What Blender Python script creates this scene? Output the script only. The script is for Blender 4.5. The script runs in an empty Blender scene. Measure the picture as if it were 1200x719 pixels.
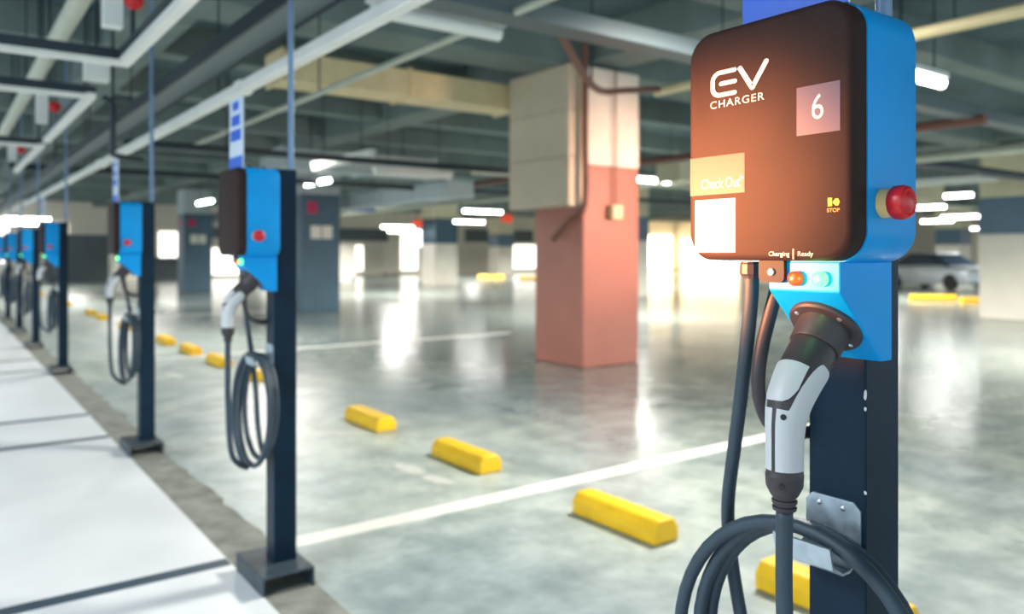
import bpy, bmesh, math, random
from mathutils import Vector, Matrix
random.seed(7)
S = bpy.context.scene
COL = S.collection
PI = math.pi

# ------------------------------------------------------------------ camera
CAM_H, YAW, FPX, HORIZ = 1.45, math.radians(36.2), 925.0, 296.0
SN, CS = math.sin(YAW), math.cos(YAW)
cd = bpy.data.cameras.new('camera'); cam = bpy.data.objects.new('camera', cd); COL.objects.link(cam)
cam.location = (0, 0, CAM_H); cam.rotation_euler = (PI/2, 0, -YAW)
cd.sensor_fit = 'HORIZONTAL'; cd.sensor_width = 36.0; cd.lens = 36*FPX/1200
cd.shift_y = (HORIZ-359.5)/1200
cd.clip_start = 0.02; cd.clip_end = 300
cd.dof.use_dof = True; cd.dof.focus_distance = 1.16; cd.dof.aperture_fstop = 2.9
S.camera = cam

def spot(px, py, z):
    """Ground-plan point (x, y, z) of a thing measured at height z."""
    d = (CAM_H-z)*FPX/(py-HORIZ); lat = (px-600)/FPX*d
    return Vector((lat*CS+d*SN, -lat*SN+d*CS, z))
def on_x(px, py, X):
    k = (px-600)/FPX
    Y = X*(CS-k*SN)/(SN+k*CS)
    d = X*SN+Y*CS
    return Vector((X, Y, CAM_H-(py-HORIZ)/FPX*d))

# ------------------------------------------------------------------ materials
def rgb(r, g, b):
    f = lambda c: (c/255/12.92) if c/255 <= .04045 else ((c/255+.055)/1.055)**2.4
    return (f(r), f(g), f(b), 1)
def mat(name, col, rough=.5, metal=0, emit=0, ecol=None, noise=0, nscale=6, bump=0, bscale=40, spec=.5, coat=0, rvar=0):
    m = bpy.data.materials.new(name); m.use_nodes = True
    nt = m.node_tree; b = nt.nodes['Principled BSDF']
    b.inputs['Base Color'].default_value = col; b.inputs['Roughness'].default_value = rough
    b.inputs['Metallic'].default_value = metal; b.inputs['Specular IOR Level'].default_value = spec
    b.inputs['Coat Weight'].default_value = coat; b.inputs['Coat Roughness'].default_value = .15
    if emit:
        b.inputs['Emission Color'].default_value = ecol or col; b.inputs['Emission Strength'].default_value = emit
    if noise or bump or rvar:
        tc = nt.nodes.new('ShaderNodeTexCoord')
        n = nt.nodes.new('ShaderNodeTexNoise'); n.inputs['Scale'].default_value = nscale; n.inputs['Detail'].default_value = 6
        nt.links.new(tc.outputs['Object'], n.inputs['Vector'])
        if noise:
            r = nt.nodes.new('ShaderNodeValToRGB')
            c = Vector(col[:3])
            r.color_ramp.elements[0].position = .3; r.color_ramp.elements[1].position = .7
            r.color_ramp.elements[0].color = (*(c*(1-noise)), 1); r.color_ramp.elements[1].color = (*(c*(1+noise)), 1)
            nt.links.new(n.outputs['Fac'], r.inputs['Fac']); nt.links.new(r.outputs['Color'], b.inputs['Base Color'])
        if rvar:
            mr = nt.nodes.new('ShaderNodeMapRange'); mr.inputs[1].default_value = .3; mr.inputs[2].default_value = .7
            mr.inputs[3].default_value = rough-rvar; mr.inputs[4].default_value = rough+rvar
            nt.links.new(n.outputs['Fac'], mr.inputs[0]); nt.links.new(mr.outputs[0], b.inputs['Roughness'])
        if bump:
            n2 = nt.nodes.new('ShaderNodeTexNoise'); n2.inputs['Scale'].default_value = bscale; n2.inputs['Detail'].default_value = 4
            nt.links.new(tc.outputs['Object'], n2.inputs['Vector'])
            bp = nt.nodes.new('ShaderNodeBump'); bp.inputs['Strength'].default_value = bump; bp.inputs['Distance'].default_value = .01
            nt.links.new(n2.outputs['Fac'], bp.inputs['Height']); nt.links.new(bp.outputs[0], b.inputs['Normal'])
    return m

M = dict(
    post=mat('black_painted_steel', rgb(12, 36, 54), .45, noise=.2, nscale=9, bump=.05, bscale=180, spec=.15),
    steel_dark=mat('dark_steel', rgb(52, 66, 76), .5, noise=.3, nscale=20),
    blue=mat('blue_gloss_plastic', rgb(0, 152, 230), .45, noise=.05, nscale=5, spec=.2),
    cover=mat('black_gloss_cover', rgb(42, 26, 22), .7, noise=.12, nscale=14, spec=.25),
    bezel=mat('black_bezel', rgb(44, 38, 46), .45),
    rubber=mat('cable_rubber', rgb(44, 62, 76), .55, noise=.08, nscale=30, bump=.05, bscale=300),
    plug=mat('plug_black', rgb(52, 47, 52), .5, bump=.05, bscale=400),
    grey=mat('plug_grey', rgb(196, 200, 204), .45, bump=.04, bscale=300),
    galv=mat('galvanised_steel', rgb(176, 192, 204), .36, metal=.75, noise=.18, nscale=40, rvar=.1),
    screw=mat('screw_steel', rgb(200, 205, 210), .3, metal=.9),
    white=mat('white_print', rgb(205, 205, 208), .5),
    label=mat('white_label', rgb(252, 246, 238), .6, noise=.02),
    plate=mat('number_plate', rgb(66, 64, 90), .5, noise=.05, nscale=20),
    screen=mat('dull_label_film', rgb(36, 22, 26), .5, noise=.06, nscale=20),
    amber=mat('amber_print', rgb(250, 176, 20), .5),
    red=mat('red_button', rgb(205, 22, 28), .35),
    ylw=mat('yellow_collar', rgb(240, 200, 130), .45),
    lamp_red=mat('red_lamp', rgb(245, 70, 20), .3, emit=.25),
    lamp_green=mat('green_lamp', rgb(30, 190, 70), .3, emit=3.2, ecol=(.10, 1, .16, 1)),
    signblue=mat('sign_blue', rgb(0, 92, 215), .45),
    signwhite=mat('sign_white', rgb(205, 222, 240), .45),
    stop=mat('wheel_stop_yellow', rgb(255, 200, 14), .5, noise=.1, nscale=9, bump=.15, bscale=30),
    conduit=mat('conduit_blue_grey', rgb(118, 146, 176), .4, metal=.3),
    channel=mat('pale_channel', rgb(236, 238, 232), .45, noise=.06, nscale=3),
    tray=mat('grey_cable_tray', rgb(92, 106, 110), .5, metal=.2),
    darkpipe=mat('dark_pipe', rgb(28, 44, 54), .5),
    creampipe=mat('cream_pipe', rgb(225, 208, 160), .5, noise=.06),
    palepipe=mat('pale_pipe', rgb(184, 190, 172), .5, noise=.06),
    brownpipe=mat('brown_pipe', rgb(118, 76, 62), .5),
    panelbox=mat('cream_sheet_metal', rgb(206, 190, 164), .5, noise=.06, nscale=2),
    cement=mat('ceiling_concrete', rgb(70, 94, 100), .8, noise=.3, nscale=1.3, bump=.2),
    beam=mat('beam_concrete', rgb(110, 126, 124), .8, noise=.18, nscale=1.5, bump=.2),
    pil_white=mat('pillar_white', rgb(232, 226, 212), .55, noise=.05, nscale=2),
    pil_grey=mat('pillar_grey', rgb(176, 188, 190), .6, noise=.06, nscale=2),
    pil_dark=mat('pillar_dark', rgb(62, 92, 110), .5, noise=.1, nscale=2),
    pil_band=mat('pillar_band', rgb(92, 116, 138), .5, noise=.06, nscale=2),
    pil_glow=mat('pillar_glow_tint', rgb(172, 108, 92), .5, noise=.06, nscale=2),  # warm glow put into the colour of a presumably dark blue band
    pil_cream=mat('pillar_cream', rgb(212, 206, 172), .6, noise=.06, nscale=2),
    far=mat('far_wall_paint', rgb(226, 222, 206), .6, noise=.05, nscale=.6),
    fardark=mat('far_wall_dark', rgb(92, 104, 110), .6, noise=.1, nscale=.6),
    magenta=mat('magenta_sign', rgb(186, 30, 84), .5),
    tube=mat('lit_tube', (1, 1, 1, 1), .4, emit=16, ecol=(1, .98, .95, 1)),
    fixture=mat('fixture_white', rgb(228, 232, 228), .5),
    glow_warm=mat('warm_glow_pane', (1, .9, .75, 1), .5, emit=6, ecol=(1, .72, .42, 1)),  # glow for the panes added in the far corner
    glow_white=mat('white_glow_pane', (1, 1, 1, 1), .5, emit=2.0, ecol=(1, .95, .85, 1)),
    carpaint=mat('car_silver', rgb(190, 198, 204), .3, metal=.3),
    carglass=mat('car_glass', rgb(40, 56, 72), .15),
    tyre=mat('tyre', rgb(30, 32, 34), .7),
    walk=mat('white_walkway_paint', rgb(240, 243, 246), .42, noise=.05, nscale=1.6, bump=.04, bscale=12, rvar=.1),
    joint=mat('dark_joint', rgb(58, 78, 94), .5, noise=.15, nscale=12),
    strip=mat('rough_concrete_strip', rgb(136, 138, 130), .85, noise=.35, nscale=7, bump=.6, bscale=40),
    line=mat('white_line_paint', rgb(246, 245, 234), .5, noise=.07, nscale=9),
    worn=mat('worn_line_paint', rgb(206, 208, 200), .6, noise=.12, nscale=20),
)
# polished parking floor: patchy grey-green concrete, glossier further from the bays
def floor_mat():
    m = bpy.data.materials.new('polished_concrete_floor'); m.use_nodes = True
    nt = m.node_tree; b = nt.nodes['Principled BSDF']; L = nt.links.new
    tc = nt.nodes.new('ShaderNodeTexCoord')
    def noise(scale, detail=5, dist=0):
        n = nt.nodes.new('ShaderNodeTexNoise'); n.inputs['Scale'].default_value = scale
        n.inputs['Detail'].default_value = detail; n.inputs['Distortion'].default_value = dist
        L(tc.outputs['Object'], n.inputs['Vector']); return n
    n1 = noise(.55, 6, .4); n2 = noise(3.2, 8); n3 = noise(14, 5)
    def ramp(n, p0, c0, p1, c1):
        r = nt.nodes.new('ShaderNodeValToRGB'); e = r.color_ramp.elements
        e[0].position = p0; e[0].color = c0; e[1].position = p1; e[1].color = c1
        L(n.outputs['Fac'], r.inputs['Fac']); return r
    base = ramp(n1, .32, rgb(164, 180, 182), .68, rgb(204, 213, 202))
    spots = ramp(n2, .36, rgb(150, 166, 172), .62, (1, 1, 1, 1))
    fine = ramp(n3, .3, rgb(226, 228, 228), .6, (1, 1, 1, 1))
    def mul(a, c, f):
        x = nt.nodes.new('ShaderNodeMix'); x.data_type = 'RGBA'; x.blend_type = 'MULTIPLY'; x.inputs[0].default_value = f
        L(a, x.inputs[6]); L(c, x.inputs[7]); return x.outputs[2]
    o = mul(base.outputs[0], spots.outputs[0], .55); o = mul(o, fine.outputs[0], .8)
    L(o, b.inputs['Base Color'])
    # smoother and darker from the bays out into the lanes
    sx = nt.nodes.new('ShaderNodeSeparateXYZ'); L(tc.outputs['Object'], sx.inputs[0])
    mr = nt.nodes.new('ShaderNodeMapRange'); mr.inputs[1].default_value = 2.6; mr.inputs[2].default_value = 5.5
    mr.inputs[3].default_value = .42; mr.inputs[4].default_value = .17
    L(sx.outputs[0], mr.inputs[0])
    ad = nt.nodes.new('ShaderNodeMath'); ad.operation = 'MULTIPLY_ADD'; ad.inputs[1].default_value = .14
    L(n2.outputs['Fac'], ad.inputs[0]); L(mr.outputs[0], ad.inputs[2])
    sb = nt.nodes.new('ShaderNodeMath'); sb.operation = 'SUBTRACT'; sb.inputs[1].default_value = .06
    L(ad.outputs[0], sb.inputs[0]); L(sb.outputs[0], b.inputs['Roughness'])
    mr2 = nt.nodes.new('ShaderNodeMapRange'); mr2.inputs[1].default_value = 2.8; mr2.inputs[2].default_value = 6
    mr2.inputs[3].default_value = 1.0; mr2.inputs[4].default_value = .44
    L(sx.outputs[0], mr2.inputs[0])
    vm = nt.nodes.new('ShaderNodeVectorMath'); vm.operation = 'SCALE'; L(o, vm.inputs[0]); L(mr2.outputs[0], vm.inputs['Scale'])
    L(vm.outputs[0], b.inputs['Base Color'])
    bp = nt.nodes.new('ShaderNodeBump'); bp.inputs['Strength'].default_value = .12; bp.inputs['Distance'].default_value = .01
    n4 = noise(5, 3); L(n4.outputs['Fac'], bp.inputs['Height']); L(bp.outputs[0], b.inputs['Normal'])
    b.inputs['Specular IOR Level'].default_value = .6
    return m
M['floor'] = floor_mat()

# ------------------------------------------------------------------ mesh helpers
def obj(name, bm, m, parent=None, smooth=False, loc=None, bevel=0, bseg=2):
    me = bpy.data.meshes.new(name)
    bmesh.ops.recalc_face_normals(bm, faces=bm.faces)
    bm.to_mesh(me); bm.free()
    me.materials.append(M[m] if isinstance(m, str) else m)
    o = bpy.data.objects.new(name, me); COL.objects.link(o)
    if smooth:
        for p in me.polygons: p.use_smooth = True
        if smooth == 'auto':
            me.set_sharp_from_angle(angle=math.radians(38))
    if parent: o.parent = parent
    if loc is not None: o.location = loc
    if bevel:
        md = o.modifiers.new('edge', 'BEVEL'); md.width = bevel; md.segments = bseg; md.limit_method = 'ANGLE'; md.angle_limit = math.radians(40)
    return o
def thing(name, label, cat, loc=(0, 0, 0), rz=0, group=None, kind=None):
    o = bpy.data.objects.new(name, None); COL.objects.link(o)
    o.location = loc; o.rotation_euler = (0, 0, rz); o.empty_display_size = .1
    return tag(o, label, cat, group, kind)
def tag(o, label=None, cat=None, group=None, kind=None):
    if label: o['label'] = label
    if cat: o['category'] = cat
    if group: o['group'] = group
    if kind: o['kind'] = kind
    return o
def struct(name, bm, m, **k):
    return tag(obj(name, bm, m, **k), kind='structure')
def dup(root, loc, label, rz=None):
    r = root.copy(); COL.objects.link(r); r.location = loc; r['label'] = label
    if rz is not None: r.rotation_euler = (0, 0, rz)
    for ch in list(root.children):
        c = ch.copy(); COL.objects.link(c); c.parent = r
        for g in list(ch.children):
            d = g.copy(); COL.objects.link(d); d.parent = c
    return r
def add_box(bm, x0, x1, y0, y1, z0, z1):
    v = [bm.verts.new(p) for p in [(x0,y0,z0),(x1,y0,z0),(x1,y1,z0),(x0,y1,z0),(x0,y0,z1),(x1,y0,z1),(x1,y1,z1),(x0,y1,z1)]]
    for f in [(0,3,2,1),(4,5,6,7),(0,1,5,4),(1,2,6,5),(2,3,7,6),(3,0,4,7)]: bm.faces.new([v[i] for i in f])
    return bm
def box(x0, x1, y0, y1, z0, z1): return add_box(bmesh.new(), x0, x1, y0, y1, z0, z1)
def spline(P, n=10):
    P = [Vector(p) for p in P]; out = []
    for i in range(len(P)-1):
        a = P[i-1] if i else P[0]*2-P[1]; b, c = P[i], P[i+1]
        d = P[i+2] if i+2 < len(P) else c*2-b
        for k in range(n):
            t = k/n
            out.append(.5*((2*b)+(c-a)*t+(2*a-5*b+4*c-d)*t*t+(3*b-a-3*c+d)*t**3))
    out.append(P[-1]); return out
def add_tube(bm, pts, r, seg=14):
    pts = [Vector(p) for p in pts]; rings = []
    t0 = (pts[1]-pts[0]).normalized()
    n = t0.orthogonal().normalized()
    for i, p in enumerate(pts):
        t = (pts[min(i+1, len(pts)-1)]-pts[max(i-1, 0)]).normalized()
        n = (n-t*n.dot(t)).normalized(); b = t.cross(n)
        rr = r[i] if isinstance(r, (list, tuple)) else r
        rings.append([bm.verts.new(p+(n*math.cos(2*PI*k/seg)+b*math.sin(2*PI*k/seg))*rr) for k in range(seg)])
    for a, c in zip(rings, rings[1:]):
        for k in range(seg): bm.faces.new([a[k], a[(k+1)%seg], c[(k+1)%seg], c[k]])
    bm.faces.new(rings[0][::-1]); bm.faces.new(rings[-1])
    return bm
def tube(pts, r, seg=14): return add_tube(bmesh.new(), pts, r, seg)
def add_lathe(bm, o, axis, prof, seg=28):
    """prof: list of (distance along axis, radius)."""
    o = Vector(o); ax = Vector(axis).normalized(); n = ax.orthogonal().normalized(); b = ax.cross(n); rings = []
    for h, r in prof:
        rings.append([bm.verts.new(o+ax*h+(n*math.cos(2*PI*k/seg)+b*math.sin(2*PI*k/seg))*max(r, 1e-4)) for k in range(seg)])
    for a, c in zip(rings, rings[1:]):
        for k in range(seg): bm.faces.new([a[k], a[(k+1)%seg], c[(k+1)%seg], c[k]])
    bm.faces.new(rings[0][::-1]); bm.faces.new(rings[-1]); return bm
def lathe(o, axis, prof, seg=28): return add_lathe(bmesh.new(), o, axis, prof, seg)
def prism(poly, vec):
    bm = bmesh.new(); vec = Vector(vec)
    a = [bm.verts.new(p) for p in poly]; b = [bm.verts.new(Vector(p)+vec) for p in poly]
    bm.faces.new(a[::-1]); bm.faces.new(b)
    for i in range(len(a)): bm.faces.new([a[i], a[(i+1)%len(a)], b[(i+1)%len(a)], b[i]])
    return bm
def rrect(y0, y1, z0, z1, r, n=10):
    out = []
    for cy, cz, a0 in [(y1-r, z1-r, 0), (y0+r, z1-r, PI/2), (y0+r, z0+r, PI), (y1-r, z0+r, 1.5*PI)]:
        for k in range(n+1):
            a = a0+PI/2*k/n; out.append((cy+r*math.cos(a), cz+r*math.sin(a)))
    return out
def loft_x(outlines):
    """outlines: list of (x, [(y,z)...]) joined along x, capped."""
    bm = bmesh.new(); R = [[bm.verts.new((x, y, z)) for y, z in o] for x, o in outlines]
    for a, b in zip(R, R[1:]):
        for k in range(len(a)): bm.faces.new([a[k], a[(k+1)%len(a)], b[(k+1)%len(a)], b[k]])
    bm.faces.new(R[0][::-1]); bm.faces.new(R[-1]); return bm
def ribbon(bm, pts, w, place, th=0.0):
    """flat stroke with round ends through 2-D pts; place maps (u, v) to 3-D"""
    base = place; cnt = [0]
    def place(u, v): return base(u, v)+Vector((-1, 0, 0))*(cnt[0]*.00002)
    for (a, b) in zip(pts, pts[1:]):
        cnt[0] += 1
        a = Vector(a); b = Vector(b); d = (b-a).normalized(); n = Vector((-d.y, d.x))*w/2
        bm.faces.new([bm.verts.new(place(*p)) for p in (a-n, b-n, b+n, a+n)])
    for p in pts:
        cnt[0] += 1
        bm.faces.new([bm.verts.new(place(p[0]+w/2*math.cos(2*PI*k/14), p[1]+w/2*math.sin(2*PI*k/14))) for k in range(14)])
def text_obj(name, body, width, height, P, m, parent, right=(0, -1, 0), up=(0, 0, 1), align='CENTER', spacing=1.0):
    """text turned into a mesh, scaled to width x height, centred at P on the plane of right and up"""
    cu = bpy.data.curves.new('t', 'FONT'); cu.body = body; cu.extrude = 0.0; cu.space_character = spacing
    to = bpy.data.objects.new('t', cu); COL.objects.link(to)
    bpy.context.view_layer.update()
    me = bpy.data.meshes.new_from_object(to.evaluated_get(bpy.context.evaluated_depsgraph_get()))
    bpy.data.objects.remove(to); bpy.data.curves.remove(cu)
    xs = [v.co.x for v in me.vertices]; ys = [v.co.y for v in me.vertices]
    sx = width/(max(xs)-min(xs)); sy = height/(max(ys)-min(ys)) if height else sx
    cx = (max(xs)+min(xs))/2; cy = (max(ys)+min(ys))/2
    R, U, P = Vector(right), Vector(up), Vector(P)
    for v in me.vertices: v.co = P+R*((v.co.x-cx)*sx)+U*((v.co.y-cy)*sy)
    me.name = name; me.materials.clear(); me.materials.append(M[m])
    o = bpy.data.objects.new(name, me); COL.objects.link(o); o.parent = parent
    return o

# ------------------------------------------------------------------ the setting
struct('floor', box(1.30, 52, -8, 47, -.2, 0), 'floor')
def ragged_strip():
    bm = bmesh.new(); ys = [-8+i*.11 for i in range(int(55/.11))]
    vs = [(bm.verts.new((1.06, y, .003)), bm.verts.new((1.36+random.uniform(-.02, .02), y, .003))) for y in ys]
    for a, b in zip(vs, vs[1:]): bm.faces.new([a[0], a[1], b[1], b[0]])
    ex = bmesh.ops.extrude_face_region(bm, geom=bm.faces[:])
    for v in [g for g in ex['geom'] if isinstance(g, bmesh.types.BMVert)]: v.co.z = -.2
    return bm
struct('floor_strip', ragged_strip(), 'strip')
struct('floor_walkway', box(-9, 1.115, -8, 47, -.2, .006), 'walk')
for i, (y, w) in enumerate([(3.72, .085), (6.84, .085), (7.88, .085), (11.2, .09), (12.4, .09)]):
    struct('trim_%d' % (i+1), box(-8, 1.11, y, y+w, .004, .0095), 'joint')
for i, (y, x0, x1, w) in enumerate([(3.76, 1.42, 6.2, .135), (11.5, 2.2, 8.4, .10), (19.2, 2.2, 8.4, .1), (-1.6, 1.5, 6.2, .1)]):
    struct('floor_marking', box(x0, x1, y, y+w, -.01, .004), 'line')
def blotch(cx, cy, a, b, rot):
    bm = bmesh.new(); n = 22; c, s = math.cos(rot), math.sin(rot); vs = []
    for k in range(n):
        t = 2*PI*k/n; rr = random.uniform(.75, 1.1); x = a*math.copysign(abs(math.cos(t))**.6, math.cos(t))*rr; y = b*math.sin(t)*rr
        vs.append(bm.verts.new((cx+x*c-y*s, cy+x*s+y*c, .003)))
    bm.faces.new(vs); return bm
for (px, py, a, b) in [(480, 550, .17, .07), (512, 562, .14, .07), (372, 498, .12, .05), (398, 508, .09, .05), (205, 440, .3, .06)]:
    p = spot(px, py, 0); struct('floor_marking', blotch(p.x, p.y, a, b, PI/2+.1), 'worn')

struct('ceiling', box(-9, 52, -8, 47, 4.3, 4.5), 'cement')
PX = [6.99, 18.6, 30.2, 41.8]; PYS = [7.92, 19.0, 30.9, 42.3]
for y in [2.0, 5.0, 7.92, 10.6, 13.4, 16.2, 19.0, 22, 25, 28, 30.9, 34, 37, 40, 43]:
    main = y in PYS
    struct('ceiling_beam', box(-9, 52, y-(.35 if main else .17), y+(.35 if main else .17), 3.8 if main else 3.92, 4.31), 'beam')
for x in [1.9]+PX:
    struct('ceiling_beam', box(x-.3, x+.3, -8, 47, 3.86, 4.305), 'beam')
struct('wall_back', box(-9, 52, 46.6, 47, -.1, 4.4), 'far')
struct('wall_right', box(51.6, 52, -8, 47, -.1, 4.4), 'far')
# darker plant-room fronts and bright panes in the far walls, some added for floor streaks
k = 0
for (x0, x1, z0, z1, m) in [(4.5, 8, 0, 2.4, 'fardark'), (12, 15.5, 2.3, 3.3, 'fardark'), (20, 24, 2.2, 3.0, 'fardark'), (9, 11.5, 0, 1.2, 'fardark'), (30, 36, 2.2, 3.1, 'fardark')]:
    k += 1; struct('door_%d' % k, box(x0, x1, 46.52, 46.6, z0, z1), m)
k = 0
for (x0, x1, z0, z1, m) in [(2.2, 3.0, .9, 2.9, 'glow_white'), (5.0, 5.6, 1.4, 3.0, 'glow_white'), (10, 11.2, .5, 2.6, 'glow_white'), (16.5, 18, .5, 2.8, 'glow_white'), (25, 27.5, .3, 2.8, 'glow_white'), (12.4, 14.6, .2, 1.7, 'glow_white'), (20.5, 22.2, .3, 1.9, 'glow_white'), (34, 37, .3, 2.0, 'glow_white'), (40, 43, .3, 2.4, 'glow_white')]:
    k += 1; struct('glow_pane_%d' % k, box(x0, x1, 46.54, 46.6, z0, z1), m)
# warm emissive panes added to make the far corner glow
struct('glow_pane_%d' % (k+1), box(51.5, 51.58, 40, 45.9, .15, 2.6), 'glow_warm')
struct('glow_pane_%d' % (k+3), box(46.8, 51.0, 46.5, 46.58, .15, 2.9), 'glow_warm')
struct('glow_pane_%d' % (k+2), box(51.5, 51.58, 14, 22, .4, 2.6), 'glow_white')

# ------------------------------------------------------------------ charging station
OX, OY = 1.2535, .735            # plan position of the near post's centre
def l(x, y, z): return Vector((x-OX, y-OY, z))
def lbox(x0, x1, y0, y1, z0, z1): return box(x0-OX, x1-OX, y0-OY, y1-OY, z0, z1)
def shift(bm):
    for v in bm.verts: v.co += Vector((-OX, -OY, 0))
    return bm

def channel_base():
    # folded steel foot: top plate and two cheeks, open towards its ends
    bm = bmesh.new()
    add_box(bm, -.145, .085, -.18, .18, .074, .086)
    add_box(bm, -.145, -.133, -.18, .18, .003, .0745)
    add_box(bm, .073, .085, -.18, .18, .003, .0745)
    return bm

# plug: a swept body whose surface is also sampled for its shells
PLUG_Y = .70
NRM = Vector((-.684, 0, -.729)).normalized()
SOCK = Vector((1.115, PLUG_Y, 1.338))
def plug_path():
    a = [SOCK+NRM*t for t in (.040, .060, .085, .110)]
    b = [Vector((1.021, PLUG_Y, 1.232)), Vector((1.012, PLUG_Y, 1.205)), Vector((1.0095, PLUG_Y, 1.175)), Vector((1.009, PLUG_Y, 1.136)), Vector((1.009, PLUG_Y, 1.124)), Vector((1.009, PLUG_Y, 1.108)), Vector((1.009, PLUG_Y, 1.095))]
    return a+b
PP = plug_path()
RADF = [.0335, .0345, .035, .034, .032, .0285, .0265, .026, .0285, .027, .020]   # towards front / back
RADS = [.0345, .0355, .036, .034, .031, .0275, .0250, .025, .0270, .026, .020]   # sideways
CPP = spline(PP, 8); NP = len(CPP)
def rad_at(R, i):
    t = i/8; k = min(int(t), len(R)-2); f = t-k; return R[k]*(1-f)+R[k+1]*f
def plug_pt(s, phi, off=0.0):
    """s in 0..1 along the plug, phi 0 = front, 90 deg = towards -Y"""
    i = s*(NP-1); k = min(int(i), NP-2); f = i-k
    p = CPP[k].lerp(CPP[k+1], f); t = (CPP[min(k+2, NP-1)]-CPP[max(k-1, 0)]).normalized()
    fr = Vector((t.z, 0, -t.x))
    if fr.x > 0: fr = -fr
    rf = rad_at(RADF, i)+off; rs = rad_at(RADS, i)+off
    return p+fr*(rf*math.cos(phi))+Vector((0, -1, 0))*(rs*math.sin(phi))
def plug_body():
    bm = bmesh.new(); seg = 28; R = []
    for i in range(NP):
        R.append([bm.verts.new(plug_pt(i/(NP-1), 2*PI*k/seg)) for k in range(seg)])
    for a, b in zip(R, R[1:]):
        for k in range(seg): bm.faces.new([a[k], a[(k+1)%seg], b[(k+1)%seg], b[k]])
    bm.faces.new(R[0]); bm.faces.new(R[-1]); return shift(bm)
def shell(s_of_phi, phis, n=22, off=.0018):
    """patch on the plug body: for each phi a start and end s"""
    bm = bmesh.new(); G = []; H = []
    for ph in phis:
        s0, s1 = s_of_phi(ph)
        G.append([bm.verts.new(plug_pt(s0+(s1-s0)*k/n, ph, off)) for k in range(n+1)])
        H.append([bm.verts.new(plug_pt(s0+(s1-s0)*k/n, ph, -.002)) for k in range(n+1)])
    for A in (G, H):
        for a, b in zip(A, A[1:]):
            for k in range(n): bm.faces.new([a[k], a[k+1], b[k+1], b[k]])
    loopG = G[0]+[g[-1] for g in G[1:-1]]+G[-1][::-1]+[g[0] for g in G[-2:0:-1]]
    loopH = H[0]+[g[-1] for g in H[1:-1]]+H[-1][::-1]+[g[0] for g in H[-2:0:-1]]
    for k in range(len(loopG)):
        j = (k+1) % len(loopG); bm.faces.new([loopG[k], loopG[j], loopH[j], loopH[k]])
    return shift(bm)
D = math.radians
def lin(a, b, n): return [a+(b-a)*i/n for i in range(n+1)]

def coil_path():
    turns = [(.182, .214, 1.186, .750), (.200, .228, 1.164, .772), (.218, .242, 1.146, .754), (.238, .258, 1.128, .774)]
    N = 44; H = []; tot = int(N*2.98)
    for i in range(tot+1):
        ph = -PI/2-2*PI*i/N
        k = i/N; k0 = min(int(k), 3); k1 = min(k0+1, 3); f = k-int(k)
        f = f*f*(3-2*f)
        a, b, x, yc = [turns[k0][q]*(1-f)+turns[k1][q]*f for q in range(4)]
        zc = .992+.005*min(k, 3)-b
        H.append(l(x-.022*(1-math.sin(ph))/2*(.6+.4*math.cos(k*3)), yc+a*math.cos(ph), zc+b*math.sin(ph)))
    head = spline([l(1.10, .826, 1.428), l(1.11, .836, 1.36), l(1.135, .872, 1.22), l(1.162, .910, 1.10), l(1.186, .942, 1.0), l(1.200, .952, .92), l(1.206, .935, .80), l(1.200, .890, .66), l(1.192, .82, .575), H[2], H[3]], 8)
    tail = spline([H[-2], H[-1], l(1.045, .715, .555), l(1.016, .690, .63), l(1.008, .694, .80), l(1.008, PLUG_Y, .95), l(1.009, PLUG_Y, 1.072)], 10)[11:]
    return head+H[4:]+tail

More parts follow.
